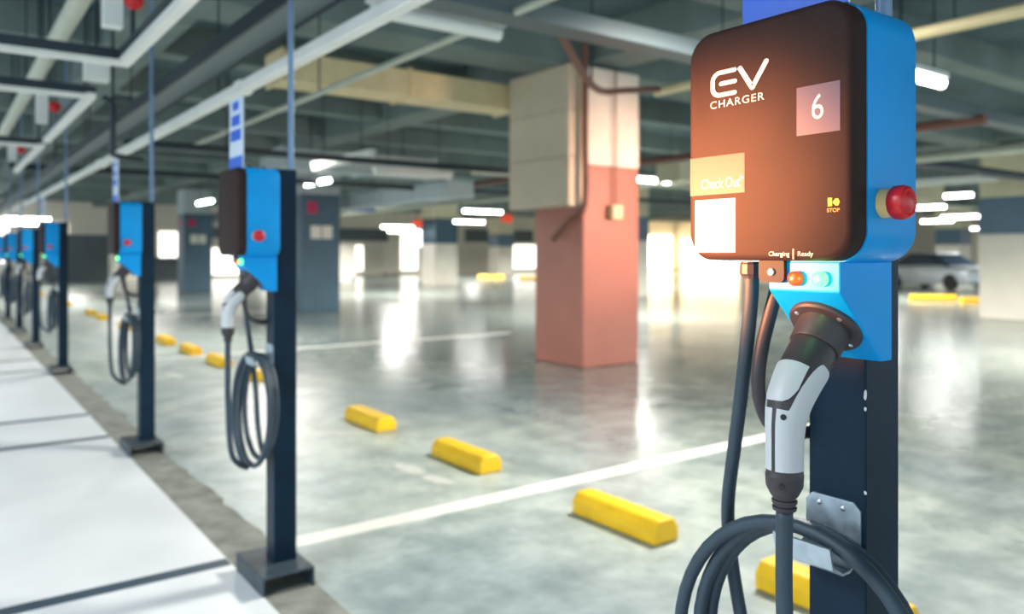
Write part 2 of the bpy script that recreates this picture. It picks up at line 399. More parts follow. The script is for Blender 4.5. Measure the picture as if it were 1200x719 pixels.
STATION = thing('ev_charging_station', 'large blue and black charging station number six with grey plug holstered, close up', 'charging station', (OX, OY, 0), group='charging stations along the walkway edge')
def build_station(root):
    obj('base_plate', channel_base(), 'steel_dark', root, bevel=.004)
    p = obj('post', lbox(1.203, 1.306, .685, .787, .0855, 1.82), 'post', root, bevel=.003)
    obj('cable_conduit', tube([l(1.285, .70, 1.815), l(1.285, .70, 4.3)], .0135, 12), 'conduit', root, smooth='auto')
    # box: blue body + black front cover
    o1 = rrect(.600-OY, .898-OY, 1.436, 1.812, .045); o0 = rrect(.604-OY, .894-OY, 1.440, 1.808, .043)
    body = obj('box_body', loft_x([(1.0590-OX, o1), (1.190-OX, o1), (1.2005-OX, o0)]), 'blue', root, smooth='auto')
    o2 = rrect(.602-OY, .896-OY, 1.438, 1.810, .044); o3 = rrect(.606-OY, .892-OY, 1.442, 1.806, .041); o4 = rrect(.612-OY, .886-OY, 1.448, 1.800, .036)
    cov = obj('front_cover', loft_x([(1.0588-OX, o2), (1.0300-OX, o2), (1.0245-OX, o3), (1.0222-OX, o4)]), 'cover', root, smooth='auto')
    obj('top_knob', lathe(l(1.10, .70, 1.81), (0, 0, 1), [(0, .011), (.012, .010), (.014, .006)], 16), 'post', body, smooth='auto')
    obj('top_knob', lathe(l(1.15, .66, 1.81), (0, 0, 1), [(0, .009), (.009, .008), (.011, .004)], 16), 'post', body, smooth='auto')
    # emergency stop on the side
    C = l(1.100, .600, 1.521)
    em = obj('emergency_button', lathe(C, (0, -1, 0), [(-.002, .0215), (.015, .0205), (.0155, .016)], 32), 'ylw', root, smooth='auto')
    bm = lathe(C, (0, -1, 0), [(.0145, .0205), (.018, .0232), (.030, .0238), (.036, .0225), (.0385, .019), (.037, .016), (.0385, .0125), (.0405, .008), (.041, .001)], 40)
    for v in bm.verts:
        h = C.y-v.co.y
        if .017 < h < .034:
            d = v.co-C; a = math.atan2(d.z, d.x); r = 1+.035*math.cos(a*20)
            v.co = Vector((C.x+d.x*r, v.co.y, C.z+d.z*r))
    obj('button_cap', bm, 'red', em, smooth='auto')
    # socket housing
    prof = [(1.058, 1.437), (1.058, 1.392), (1.172, 1.283), (1.2015, 1.283), (1.2015, 1.437)]
    ho = obj('socket_housing', shift(prism([(x, .641, z) for x, z in prof], (0, .122, 0))), 'blue', root, bevel=.0025)
    for y, m in ((.712, 'lamp_red'), (.671, 'lamp_green')):
        o = obj('indicator_lamp', lathe(l(1.0585, y, 1.411), (-1, 0, 0), [(0, .0115), (.009, .0112), (.012, .009), (.0135, .005), (.0138, .001)], 24), m, ho, smooth='auto')
        o['label'] = 'red indicator lamp' if m == 'lamp_red' else 'glowing green indicator lamp'
    tb = obj('mounting_tab', shift(loft_x([(1.0505, rrect(.730, .776, 1.404, 1.442, .008, 5)), (1.0585, rrect(.730, .776, 1.404, 1.442, .008, 5))])), 'tyre', root)
    obj('screw', lathe(l(1.0505, .752, 1.420), (-1, 0, 0), [(0, .0065), (.003, .006), (.0045, .003)], 14), 'screw', tb, smooth='auto')
    # socket flange (three screws) and collar on the sloping face
    fl = obj('socket_flange', lathe(l(*SOCK), NRM, [(-.004, .056), (.005, .056), (.008, .053), (.008, .030)], 40), 'plug', root, smooth='auto')
    side = Vector((0, -1, 0)); upv = NRM.cross(side).normalized()
    for a in (35, 130, 215, 310):
        c = SOCK+NRM*.007+side*(.046*math.cos(D(a)))+upv*(.046*math.sin(D(a)))
        obj('screw', lathe(l(*c), NRM, [(0, .0042), (.002, .004), (.003, .002)], 12), 'screw', fl, smooth='auto')
    obj('socket_collar', lathe(l(*SOCK), NRM, [(.006, .041), (.010, .0395), (.045, .0385), (.047, .037)], 36), 'plug', root, smooth='auto')
    # plug
    pl = obj('charging_plug', plug_body(), 'plug', root, smooth='auto')
    s_el = 36/80.                                            # about the elbow
    def thumb(ph):
        w = abs(ph-D(-8))/D(60); w = min(w, 1)
        c = math.sqrt(max(0, 1-w**3.6)); return (.252, .262+.05+(.168-.05)*c+1e-3)
    obj('thumb_panel', shell(thumb, lin(D(-64), D(48), 20)), 'grey', pl, smooth='auto')
    def side_s(ph):
        a = abs(ph)
        # starts low at the front, climbs along the flank towards the socket
        t = min(max((a-D(38))/D(36), 0), 1); t = t*t*(3-2*t)
        st = .462*(1-t)+.185*t
        u = min(max((a-D(105))/D(25), 0), 1); st = st+u*u*.06
        return (st, .712)
    for sg in (1, -1):
        obj('grip_shell', shell(side_s, [sg*p for p in lin(D(7), D(133), 30)], 26, .0016), 'grey', pl, smooth='auto')
    for z, rr in ((1.214, .0283), (1.113, .0272)):
        ph = D(28); sbest = min(lin(0, 1, 200), key=lambda s: abs(plug_pt(s, ph).z-z))
        c = plug_pt(sbest, ph, .0012); n = Vector((-math.cos(ph), -math.sin(ph), 0))
        obj('screw_hole', lathe(l(*c), n, [(0, .0045), (.0012, .0042), (.0013, .0036)], 14), 'tyre', pl, smooth='auto')
    sr = lathe(l(1.009, PLUG_Y, 1.099), (0, 0, -1), [(0, .019), (.006, .0185), (.007, .0155), (.010, .0155), (.011, .0185), (.016, .018), (.017, .0150), (.020, .0150), (.021, .0178), (.026, .017), (.028, .0135)], 24)
    obj('strain_relief', sr, 'plug', pl, smooth='auto')
    obj('charging_cable', tube(coil_path(), .0122, 16), 'rubber', root, smooth=True)
    obj('cable_gland', lathe(l(1.10, .826, 1.437), (0, 0, -1), [(0, .017), (.004, .0175), (.006, .0195), (.022, .0195), (.026, .016), (.030, .0142)], 12), 'plug', root)
    obj('supply_cable', tube(spline([l(1.14, .800, 1.436), l(1.135, .806, 1.38), l(1.122, .822, 1.29), l(1.118, .826, 1.22), l(1.14, .823, 1.165), l(1.18, .815, 1.14), l(1.225, .800, 1.14), l(1.235, .785, 1.14)], 8), .0115, 14), 'plug', root, smooth=True)
    # hook
    def hook():
        bm = bmesh.new(); ys = (.692, .790)
        pl_ = [(.790-OY, .985), (.790-OY, 1.054), (.778-OY, 1.066), (.704-OY, 1.066), (.692-OY, 1.054), (.692-OY, .985)]
        a = prism([(1.1995-OX, y, z-.02) for y, z in pl_], (.0034, 0, 0))
        bm2 = bmesh.new()
        tr = [(1.2028, .986), (1.166, .9645), (1.145, .9645), (1.118, .979), (1.1085, 1.014), (1.1125, 1.015), (1.1215, .9825), (1.146, .9685), (1.165, .9685), (1.1995, .9895)]
        b = prism([(x-OX, .690-OY, z-.02) for x, z in tr], (0, .102, 0))
        me = bpy.data.meshes.new('t'); b.to_mesh(me); a.from_mesh(me); bpy.data.meshes.remove(me); b.free(); bm.free(); bm2.free()
        return a
    hk = obj('cable_hook', hook(), 'galv', root)
    for y in (.765, .722):
        obj('screw', lathe(l(1.1995, y, 1.032), (-1, 0, 0), [(0, .0042), (.002, .004), (.003, .002)], 12), 'screw', hk, smooth='auto')
    # sign standing on the box
    sg = obj('sign_plate', lbox(1.046, 1.052, .622, .802, 1.806, 2.115), 'signwhite', root)
    obj('sign_band', lbox(1.0445, 1.0462, .622, .802, 1.806, 1.862), 'signblue', sg)
    bm = bmesh.new()
    for (y0, y1, z0, z1) in [(.67, .755, 2.062, 2.098), (.65, .772, 1.995, 2.04), (.64, .785, 1.93, 1.978)]:
        for q in range(3):
            w = (y1-y0)/3; add_box(bm, 1.0448-OX, 1.0463-OX, y0+q*w+.004-OY, y0+(q+1)*w-OY, z0, z1)
    obj('sign_panel', bm, 'signblue', sg)
    return cov, body
COVER, BODY = build_station(STATION)

labels = ['bright blue charging station standing where the white bay line meets the kerb strip',
          'second blue charging station along the row, its grey cable loop hanging clear of the post',
          'third blue charging station down the row, past the long gap in posts',
          'fourth blue charging station down the row, dark cable coil beside its post',
          'fifth blue charging station down the row, slim and blurred',
          'sixth and last blue charging station, at the far end of the row beyond all others']
for y, lab in zip([3.462, 6.26, 10.9, 14.05, 16.95, 19.7], labels):
    dup(STATION, (OX, y, 0), lab)

# writing and wear on the near station only
POST = [c for c in STATION.children if c.name.startswith('post')][0]
for (dy, z, h, w) in [(0, 1.222, .020, .0030), (.0, 1.200, .008, .0022), (0, 1.066, .007, .0026), (-.02, .992, .006, .003)]:
    bm = bmesh.new(); n = 9
    bm.faces.new([bm.verts.new((1.2024-OX, .6856-OY-dy+w*math.cos(2*PI*k/n)*random.uniform(.6, 1.2), z+h/2*math.sin(2*PI*k/n)*random.uniform(.7, 1.1))) for k in range(n)])
    obj('paint_chip', bm, 'white', POST)
XF = 1.0222
def on_cov(px, py, off=.0006): return on_x(px, py, XF-off)
def L3(v): return Vector(v)-Vector((OX, OY, 0))
def quad(name, pts, m, off, parent, th=.0):
    bm = bmesh.new(); bm.faces.new([bm.verts.new(L3(on_cov(px, py, off))) for px, py in pts]); return obj(name, bm, m, parent)
def yz(pts, off):
    P = [on_cov(px, py, off) for px, py in pts]; ys = [p.y for p in P]; zs = [p.z for p in P]
    return min(ys), max(ys), min(zs), max(zs)
def rectp(name, pts, m, off, parent):
    P = [on_cov(px, py, off) for px, py in pts]
    yl = (P[0].y+P[3].y)/2; yr = (P[1].y+P[2].y)/2; zt = (P[0].z+P[1].z)/2; zb = (P[2].z+P[3].z)/2
    return obj(name, box(XF-off-OX, XF+.0004-OX, yr-OY, yl-OY, zb, zt), m, parent), (yl, yr, zt, zb)
o, _ = rectp('number_plate', [(933, 103), (984, 94), (985, 152), (934, 160)], 'plate', .0006, COVER)
p = on_cov(958, 124.5, .0009); text_obj('number', '6', .0185, .036, L3(p), 'white', COVER)
rectp('information_label', [(809, 186), (872, 179), (873, 226), (809, 229)], 'screen', .0005, COVER)
pa = on_cov(846, 214, .0009); text_obj('label_lettering', 'Check Out\u201d', .084, .0165, L3(pa), 'white', COVER)
rectp('white_label', [(814.5, 236), (861, 231), (862, 294), (815, 297)], 'label', .0006, COVER)
# EV logo strokes
e0 = on_cov(834, 113, .0009); e1 = on_cov(861, 108, .0009); e2 = on_cov(834, 86.5, .0009)
eh = e2.z-e0.z; ew = e0.y-e1.y
def pl_ev(u, v): return L3(Vector((e0.x, e0.y-u*ew, e0.z+eh*v)))
bm = bmesh.new(); W = .19
r = .36
pe = [(1, .96), (r, .96)]+[(r+.0-r*math.sin(a)*.86, .96-r+r*math.cos(a)) for a in lin(0, PI/2, 6)]+[(r-r*.86*math.cos(a), r-.02-r*math.sin(a)) for a in lin(0, PI/2, 6)]+[(1, -.02)]
ribbon(bm, pe, W, pl_ev); ribbon(bm, [(.42, .47), (1.0, .47)], W, pl_ev)
ribbon(bm, [(1.22, .96), (1.72, .04)], W*1.05, pl_ev); ribbon(bm, [(1.72, .04), (2.28, 1.02)], W*1.05, pl_ev)
obj('logo_lettering', bm, 'white', COVER)
pa = on_cov(832.5, 124, .0009); pb = on_cov(895.5, 112, .0009); pm = (pa+pb)/2
text_obj('charger_lettering', 'CHARGER', abs(pa.y-pb.y), .0118, L3(pm), 'white', COVER, spacing=1.15)
pa = on_cov(901, 298, .0009); pb = on_cov(925, 298, .0009); text_obj('charging_lettering', 'Charging', abs(pa.y-pb.y), .0088, L3((pa+pb)/2), 'white', COVER)
pa = on_cov(935, 298, .0009); pb = on_cov(953, 298, .0009); text_obj('ready_lettering', 'Ready', abs(pa.y-pb.y), .0088, L3((pa+pb)/2), 'white', COVER)
pa = on_cov(929.5, 297.5, .0009); obj('divider_mark', box(pa.x-OX, pa.x+.0009-OX, pa.y-.0009-OY, pa.y+.0009-OY, pa.z-.0078, pa.z+.0078), 'white', COVER)
# stop symbol: a bar and an arrow-like dot
pa = on_cov(972.5, 236.5, .0009); bm = box(pa.x-OX, pa.x+.0009-OX, pa.y-.0032-OY, pa.y+.0032-OY, pa.z-.006, pa.z+.006)
pc = on_cov(980, 236.5, .0009)
v = [bm.verts.new(L3(pc+Vector((0, dy, dz)))) for dy, dz in ((.0062, 0), (.001, .0052), (-.0032, .0048), (-.0052, 0), (-.0032, -.0048), (.001, -.0052))]
bm.faces.new(v); obj('stop_symbol', bm, 'amber', COVER)
pa = on_cov(976.5, 246, .0009); text_obj('stop_lettering', 'STOP', .0195, .0052, L3(pa), 'amber', COVER)

# ------------------------------------------------------------------ wheel stops
def stop_mesh(L_=.63):
    # chamfered rubber block, ends sloping
    pr = [(0, 0), (.175, 0), (.175, .07), (.140, .118), (.035, .118), (0, .07)]
    bm = bmesh.new()
    a = [bm.verts.new((x-.0875, 0, z)) for x, z in pr]; m0 = [bm.verts.new((x-.0875, .012, z)) for x, z in pr]
    b = [bm.verts.new((x-.0875, L_, z)) for x, z in pr]
    for R1, R2 in ((a, m0), (m0, b)):
        for k in range(6): bm.faces.new([R1[k], R1[(k+1)%6], R2[(k+1)%6], R2[k]])
    bm.faces.new(a[::-1]); bm.faces.new(b); return bm
ws = [(2.94, 1.50, 'yellow wheel stop half hidden behind the near charging post and its cable coil'),
      (2.95, 2.72, 'largest yellow wheel stop in full view, on the near side of the white bay line'),
      (2.95, 4.26, 'yellow wheel stop just across the white bay line, beside the worn paint patch'),
      (2.96, 5.76, 'yellow wheel stop standing alone furthest along the open group of three'),
      (2.98, 8.88, 'yellow wheel stop seen through the cable coil of the bright blue charging station'),
      (2.98, 10.2, 'yellow wheel stop just beside the hanging cable of the bright blue charging station'),
      (2.98, 11.6, 'blurred yellow wheel stop, middle of the trio between the first two distant posts'),
      (2.98, 13.1, 'blurred yellow wheel stop touching the black post of the second charging station'),
      (2.95, 16.2, 'small yellow wheel stop behind the hanging cable of the second charging station'),
      (2.95, 18.9, 'small yellow wheel stop next to the third post, nearer of a close pair'),
      (2.95, 20.4, 'small yellow wheel stop next to the third post, further of a close pair'),
      (2.95, 24.4, 'tiny yellow wheel stop between the third and fourth posts'),
      (2.95, 31.0, 'tiny yellow wheel stop between the fourth and fifth posts')]
proto = None
for i, (x, y, lab) in enumerate(ws):
    if proto is None:
        proto = obj('wheel_stop', stop_mesh(), 'stop', bevel=.012, bseg=3); proto.location = (x, y, .003)
        tag(proto, lab, 'wheel stop', 'yellow wheel stops on the floor')
    else:
        c = proto.copy(); COL.objects.link(c); c.location = (x, y, .003); c['label'] = lab
for px, py, rz, sc, lab in [(1066, 352, PI/2+YAW*0, 2.2, 'far yellow wheel stop in the distant bays just beside the near box'),
                        (1126, 355, PI/2, 2.4, 'far yellow wheel stop in front of the parked silver car'),
                        (1068, 324, PI/2, 2.6, 'far thin yellow stop behind the distant bays, above another stop'),
                        (560, 326, PI/2, 2.4, 'far yellow floor stop between the white pillars and salmon pillar'),
                        (608, 327, PI/2, 2.4, 'far yellow floor stop close against the salmon pillar edge'),
                        (501, 322, PI/2, 2.0, 'far yellow floor stop before the grey banded pillar')]:
    c = proto.copy(); COL.objects.link(c); q = spot(px, py, 0); c.location = (q.x, q.y, .001); c.rotation_euler = (0, 0, -YAW-PI/2); c.scale = (1.3, sc, 1.4); c['label'] = lab

# ------------------------------------------------------------------ pillars
def pillar(x, y, w, bands, label, sign=None):
    t = thing('pillar', label, 'pillar', (x, y, 0), kind='thing', group='square concrete pillars of the hall')
    z = 0; n = 0
    for (z1, m) in bands:
        e = .004 if n % 2 else 0
        obj('painted_shaft', box(-w/2-e, w/2+e, -w/2-e, w/2+e, z, z1), m, t, bevel=.02); z = z1; n += 1
    if sign:
        s = obj('pillar_sign', box(-w/2-.03, -w/2-.004, -.12, .12, 2.45, 2.7), 'magenta', t)
        s2 = obj('pillar_sign', box(-.36, -.12, -w/2-.03, -w/2-.004, 2.42, 2.7), 'magenta', t)
        bm = bmesh.new()
        for k in range(2): add_box(bm, -.28+.3*k, -.02+.3*k, -w/2-.02, -w/2-.004, 1.8, 2.12)
        obj('sign_mark', bm, 'pil_white', t)
    return t
TOP = 3.799
dk = [(2.9, 'pil_dark'), (TOP, 'pil_grey')]
wb = [(1.86, 'pil_white'), (2.66, 'pil_band'), (TOP, 'pil_cream')]
pillar(7.035, 7.93, .98, [(2.56, 'pil_glow'), (TOP, 'pil_white')], 'thick square pillar with lower half tinted salmon by warm glow and white top, middle of the hall')
pillar(7.75, 19.1, 1.0, dk, 'dark teal pillar with magenta sign directly behind the bright blue charging station', True)
pillar(7.9, 31.0, 1.0, dk, 'dark teal pillar with magenta sign between the first and second distant charging stations', True)
pillar(19.29, 7.41, 1.2, wb, 'white and cream pillar with blue-grey band, alone beyond the near charging box')
pillar(18.9, 19.2, 1.0, wb, 'banded pillar hidden straight behind the thick salmon pillar')
pillar(18.6, 31.0, 1.2, [(1.86, 'pil_white'), (3.0, 'pil_dark'), (TOP, 'pil_cream')], 'white pillar with broad dark band, close to the salmon pillar across the lane')
pillar(17.6, 42.5, 1.2, wb, 'small white pillar with blue-grey band beside a red box on the wall')
pillar(30.2, 42.5, 1.2, wb, 'distant white banded pillar lit by the far lamps')
pillar(7.6, 43, 1.2, wb, 'distant white banded pillar glimpsed between two charging posts')
pillar(30.4, 31, 1.2, wb, 'distant white banded pillar in the warm glow past the salmon pillar')
pillar(30.4, 19, 1.2, wb, 'distant white banded pillar in the deep bays behind the near charging box')
pillar(41.5, 19, 1.2, wb, 'distant slim banded pillar behind the parked silver car')
# sheet-metal casing, pipes and small box fixed beside the salmon pillar
t = thing('duct_casing', 'tall cream sheet-metal casing hung on the flank of the salmon pillar', 'duct', (6.42, 8.05, 2.03))
for k, (z0, z1) in enumerate([(0, .62), (.624, 1.2), (1.204, 1.76)]):
    obj('casing_panel', box(-.12, .12, -.62, .62, z0, z1), 'panelbox', t, bevel=.01)
t = thing('duct_casing', 'pale grey casing high on the side of the dark teal pillar', 'duct', (6.9, 19.1, 2.9))
obj('casing_panel', box(-.34, .34, -.5, .5, 0, .9), 'pil_grey', t, bevel=.01)
tag(obj('down_pipe', tube(spline([(6.50, 7.35, 4.25), (6.50, 7.35, 2.9), (6.50, 7.36, 2.05), (6.45, 7.6, 1.85), (6.43, 7.9, 1.62)], 8), .04, 12), 'brownpipe', smooth='auto'), 'brown down pipe on the corner of the salmon pillar beside the cream casing', 'pipe')
t = thing('pull_switch', 'thin cord with small yellowish box hanging on the face of the salmon pillar', 'switch', (7.05, 7.385, 2.0))
obj('cord', tube([(0, 0, 0), (0, 0, 1.79)], .012, 8), 'brownpipe', t)
obj('switch_box', box(-.09, .09, -.05, .04, -.12, .06), 'creampipe', t, bevel=.01)

# ------------------------------------------------------------------ services under the ceiling
def run(name, pts, r, m, label, cat, sm=True, hang=(), seg=14):
    t = thing(name, label, cat, pts[0])
    o = Vector(pts[0])
    obj('pipe_run', tube([Vector(p)-o for p in pts], r, seg), m, t, smooth='auto')
    for hp in hang:
        h = Vector(hp)-o
        obj('hanger', tube([h, Vector((h.x, h.y, 4.3-o.z))], .008, 6), 'darkpipe', t)
    return t
def trough(name, x0, x1, y0, y1, z, h, m, label, cat, hang=(), joints=()):
    t = thing(name, label, cat, (x0, y0, z))
    bm = box(0, x1-x0, 0, y1-y0, 0, h); obj('channel', bm, m, t, bevel=.006)
    for (hx, hy) in hang:
        obj('hanger', tube([(hx-x0, hy-y0, h*.9), (hx-x0, hy-y0, 4.3-z)], .007, 6), 'darkpipe', t)
    for (jx0, jx1, jy0, jy1) in joints:
        obj('coupling', box(jx0-x0, jx1-x0, jy0-y0, jy1-y0, -.006, h+.006), m, t)
    return t
trough('cable_channel', 1.55, 1.62, 1.2, 45, 2.465, .065, 'channel', 'long pale cable channel running above the row of charging stations', 'cable channel',
       hang=[(1.585, y) for y in (3.0, 5.6, 8.6, 11.6, 14.6)], joints=[(1.542, 1.628, 10.2, 10.5), (1.542, 1.628, 5.0, 5.12)])
def ladder(name, x0, x1, y0, y1, z, label):
    t = thing(name, label, 'cable tray', (x0, y0, z))
    for a in (0, x1-x0-.02): obj('side_rail', box(a, a+.02, 0, y1-y0, 0, .09), 'darkpipe', t)
    obj('tray_bed', box(.02, x1-x0-.02, 0, y1-y0, .01, .022), 'tray', t)
    b = bmesh.new()
    for k in range(4): add_tube(b, [(.04+.045*k, 0, .035), (.04+.045*k, y1-y0, .035)], .014, 6)
    obj('tray_cables', b, 'darkpipe', t)
    for yy in (3.4, 6.4, 9.4, 12.4): obj('hanger', tube([(.0, yy-y0, .05), (.0, yy-y0, 3.22-z if False else 4.3-z)], .007, 6), 'darkpipe', t)
    return t
ladder('cable_tray', 1.325, 1.535, 1.8, 40, 2.62, 'dark cable tray running above and beside the long pale channel')
trough('cable_tray', 2.3, 14, 4.08, 4.30, 2.97, .13, 'tray', 'wide grey cable tray crossing the hall in front of the salmon pillar top', 'cable tray', hang=[(2.6, 4.19), (5.2, 4.19), (8, 4.19)])
run('ceiling_pipe', [(3.02, 3.6, 3.0), (3.02, 12, 3.0)], .028, 'palepipe', 'thin pale pipe running along the hall, passing over the wide grey tray', 'pipe', hang=[(3.02, 4.6, 3.0), (3.02, 7.3, 3.0)])
run('ceiling_pipe', [(5.7, -3, 3.02), (5.7, 5.4, 3.02)], .045, 'creampipe', 'cream pipe sloping away behind the blue side of the near charging box', 'pipe', hang=[(5.7, 2.6, 3.02)])
run('ceiling_pipe', [(.72, 2.5, 3.0), (.72, 30, 3.0)], .06, 'palepipe', 'thick pale pipe overhead at the walkway side, beyond the hanging frames', 'pipe', hang=[(.72, 5.9, 3.0), (.72, 9, 3.0)])
run('ceiling_pipe', [(1.8, 10.2, 2.75), (8, 10.2, 2.75)], .045, 'darkpipe', 'dark pipe crossing behind the blue and white sign board', 'pipe', hang=[(3, 10.2, 2.75)])
run('ceiling_pipe', [(1.0, 15.5, 2.9), (20, 15.5, 2.9)], .06, 'darkpipe', 'long dark pipe crossing above the dark teal pillar', 'pipe')
run('ceiling_pipe', [(9.5, 4, 2.95), (9.5, 40, 2.95)], .06, 'brownpipe', 'brown pipe running the hall length beyond the salmon pillar', 'pipe')
run('ceiling_pipe', [(12.2, 0, 2.9), (12.2, 44, 2.9)], .07, 'palepipe', 'pale pipe running the hall length between the two pillar rows', 'pipe')
run('ceiling_pipe', [(8, 12.2, 2.95), (40, 12.2, 2.95)], .05, 'palepipe', 'pale pipe crossing the hall behind the salmon pillar', 'pipe')
run('ceiling_pipe', [(8, 6.4, 2.9), (40, 6.4, 2.9)], .08, 'darkpipe', 'dark pipe crossing the deep bays beside the near charging box', 'pipe')
def duct(x0, x1, y0, y1, z0, z1, m, label):
    t = thing('air_duct', label, 'duct', (x0, y0, z0)); L_ = max(x1-x0, y1-y0); alongx = x1-x0 > y1-y0
    n = max(1, int(L_/1.5))
    for f in (.2, .8):
        c = (L_*f, (y1-y0)/2) if alongx else ((x1-x0)/2, L_*f)
        obj('hanger', tube([(*c, z1-z0-.01), (*c, 4.3-z0)], .01, 6), 'darkpipe', t)
    obj('duct_body', box(0, x1-x0, 0, y1-y0, 0, z1-z0), m, t, bevel=.01)
    for k in range(n+1):
        a = L_*k/n
        if alongx: obj('duct_flange', box(max(a-.02, -.02), a+.02, -.025, y1-y0+.025, -.025, z1-z0+.025), m, t)
        else: obj('duct_flange', box(-.025, x1-x0+.025, a-.02, a+.02, -.025, z1-z0+.025), m, t)
    return t
duct(3.2, 6.5, 8.8, 9.3, 3.42, 3.76, 'creampipe', 'cream air duct passing behind the casing on the salmon pillar')
duct(5.2, 8.5, 14.3, 14.8, 3.0, 3.4, 'pil_grey', 'pale grey air duct high up behind the bright blue charging station')
duct(10.5, 20, 9.4, 9.9, 2.72, 3.12, 'pil_cream', 'cream air duct crossing in front of the white banded pillar')
duct(19.5, 36, 14.4, 14.9, 3.6, 3.85, 'fardark', 'dark air duct over the deep bays by the parked car')
duct(8.6, 9.2, 14, 34, 2.6, 2.95, 'pil_grey', 'grey air duct running the hall length beside the dark pillars')
# slack cable drooping from the wide tray
tag(obj('slack_cable', tube(spline([(3.6, 4.34, 3.02), (4.2, 4.75, 2.86), (4.7, 5.1, 2.86), (5.2, 5.3, 2.96), (5.62, 5.3, 3.02)], 8), .03, 10), 'brownpipe', smooth=True), 'slack brown cable bundle drooping beneath the wide grey tray', 'cable')

obj('hanger', tube([(4.45, 4.95, 2.85), (4.45, 4.95, 4.31)], .01, 6), 'darkpipe', bpy.data.objects['slack_cable'])
# L-shaped hanging frames over the walkway
def frame(y_cross, y0, y1, label):
    t = thing('suspended_light_rail', label, 'hanging frame', (.92, y_cross, 2.6))
    obj('frame_rail', box(-.03, .03, y0-y_cross, y1-y_cross, -.03, .01), 'channel', t)
    obj('frame_cap', box(-.035, .035, y0-y_cross, y1-y_cross, .0105, .06), 'darkpipe', t)
    obj('frame_rail', box(-2.6, -.031, -.03, .03, -.03, .0), 'channel', t)
    obj('frame_cap', box(-2.6, -.036, -.035, .035, .0005, .06), 'darkpipe', t)
    for yy in (y0+.3, y1-.3): obj('hanger', tube([(0, yy-y_cross, .05), (0, yy-y_cross, 1.7)], .01, 6), 'darkpipe', t)
frame(5.2, 2.2, 5.23, 'pale hanging light frame with dark cap, turning a corner by a white box')
frame(6.45, 6.42, 9.3, 'second hanging frame over the walkway, with dark drop pipes at its corner')
frame(9.75, 9.72, 13, 'third small hanging frame over the walkway, next in line beyond two frames')
tag(obj('drop_pipe', tube(spline([(1.02, 6.6, 2.62), (1.06, 6.6, 2.6), (1.09, 6.6, 2.54), (1.09, 6.6, 2.25), (1.12, 6.7, 2.2), (1.35, 6.9, 2.2)], 6), .022, 10), 'darkpipe', smooth='auto'), 'dark drop pipe hanging from the corner of the second frame', 'pipe')
obj('hanger', tube([(1.09, 6.6, 2.4), (1.09, 6.6, 4.31)], .01, 6), 'darkpipe', bpy.data.objects['drop_pipe'])
def bell(x, y, z, label):
    t = thing('alarm_bell', label, 'alarm bell', (x, y, z), group='red alarm bells on white boxes')
    obj('back_box', box(-.13, -.03, -.02, .06, -.13, .15), 'fixture', t, bevel=.006)
    obj('bell_dome', lathe((.02, 0, .03), (0, -1, 0), [(0, .05), (.012, .052), (.03, .04), (.04, .018), (.042, .001)], 20), 'red', t, smooth='auto')
    obj('hanger', tube([(-.08, .02, .14), (-.08, .02, 4.3-z)], .012, 6), 'darkpipe', t)
    return t
bell(.86, 4.72, 2.80, 'red alarm bell on white box above the corner of the first hanging frame')
bell(.90, 8.6, 2.80, 'red alarm bell above the second hanging frame over the walkway')
bell(.92, 12.4, 2.80, 'small red alarm bell above the third hanging frame')
q = spot(113, 84, 2.75); tag(obj('junction_box', box(q.x-.08, q.x+.08, q.y-.06, q.y+.06, 2.68, 2.84), 'fixture', bevel=.008), 'white junction box under the pale pipe between two hanging frames', 'junction box')
obj('hanger', tube([(q.x, q.y, 2.83), (q.x, q.y, 4.3)], .01, 6), 'darkpipe', bpy.data.objects['junction_box'])
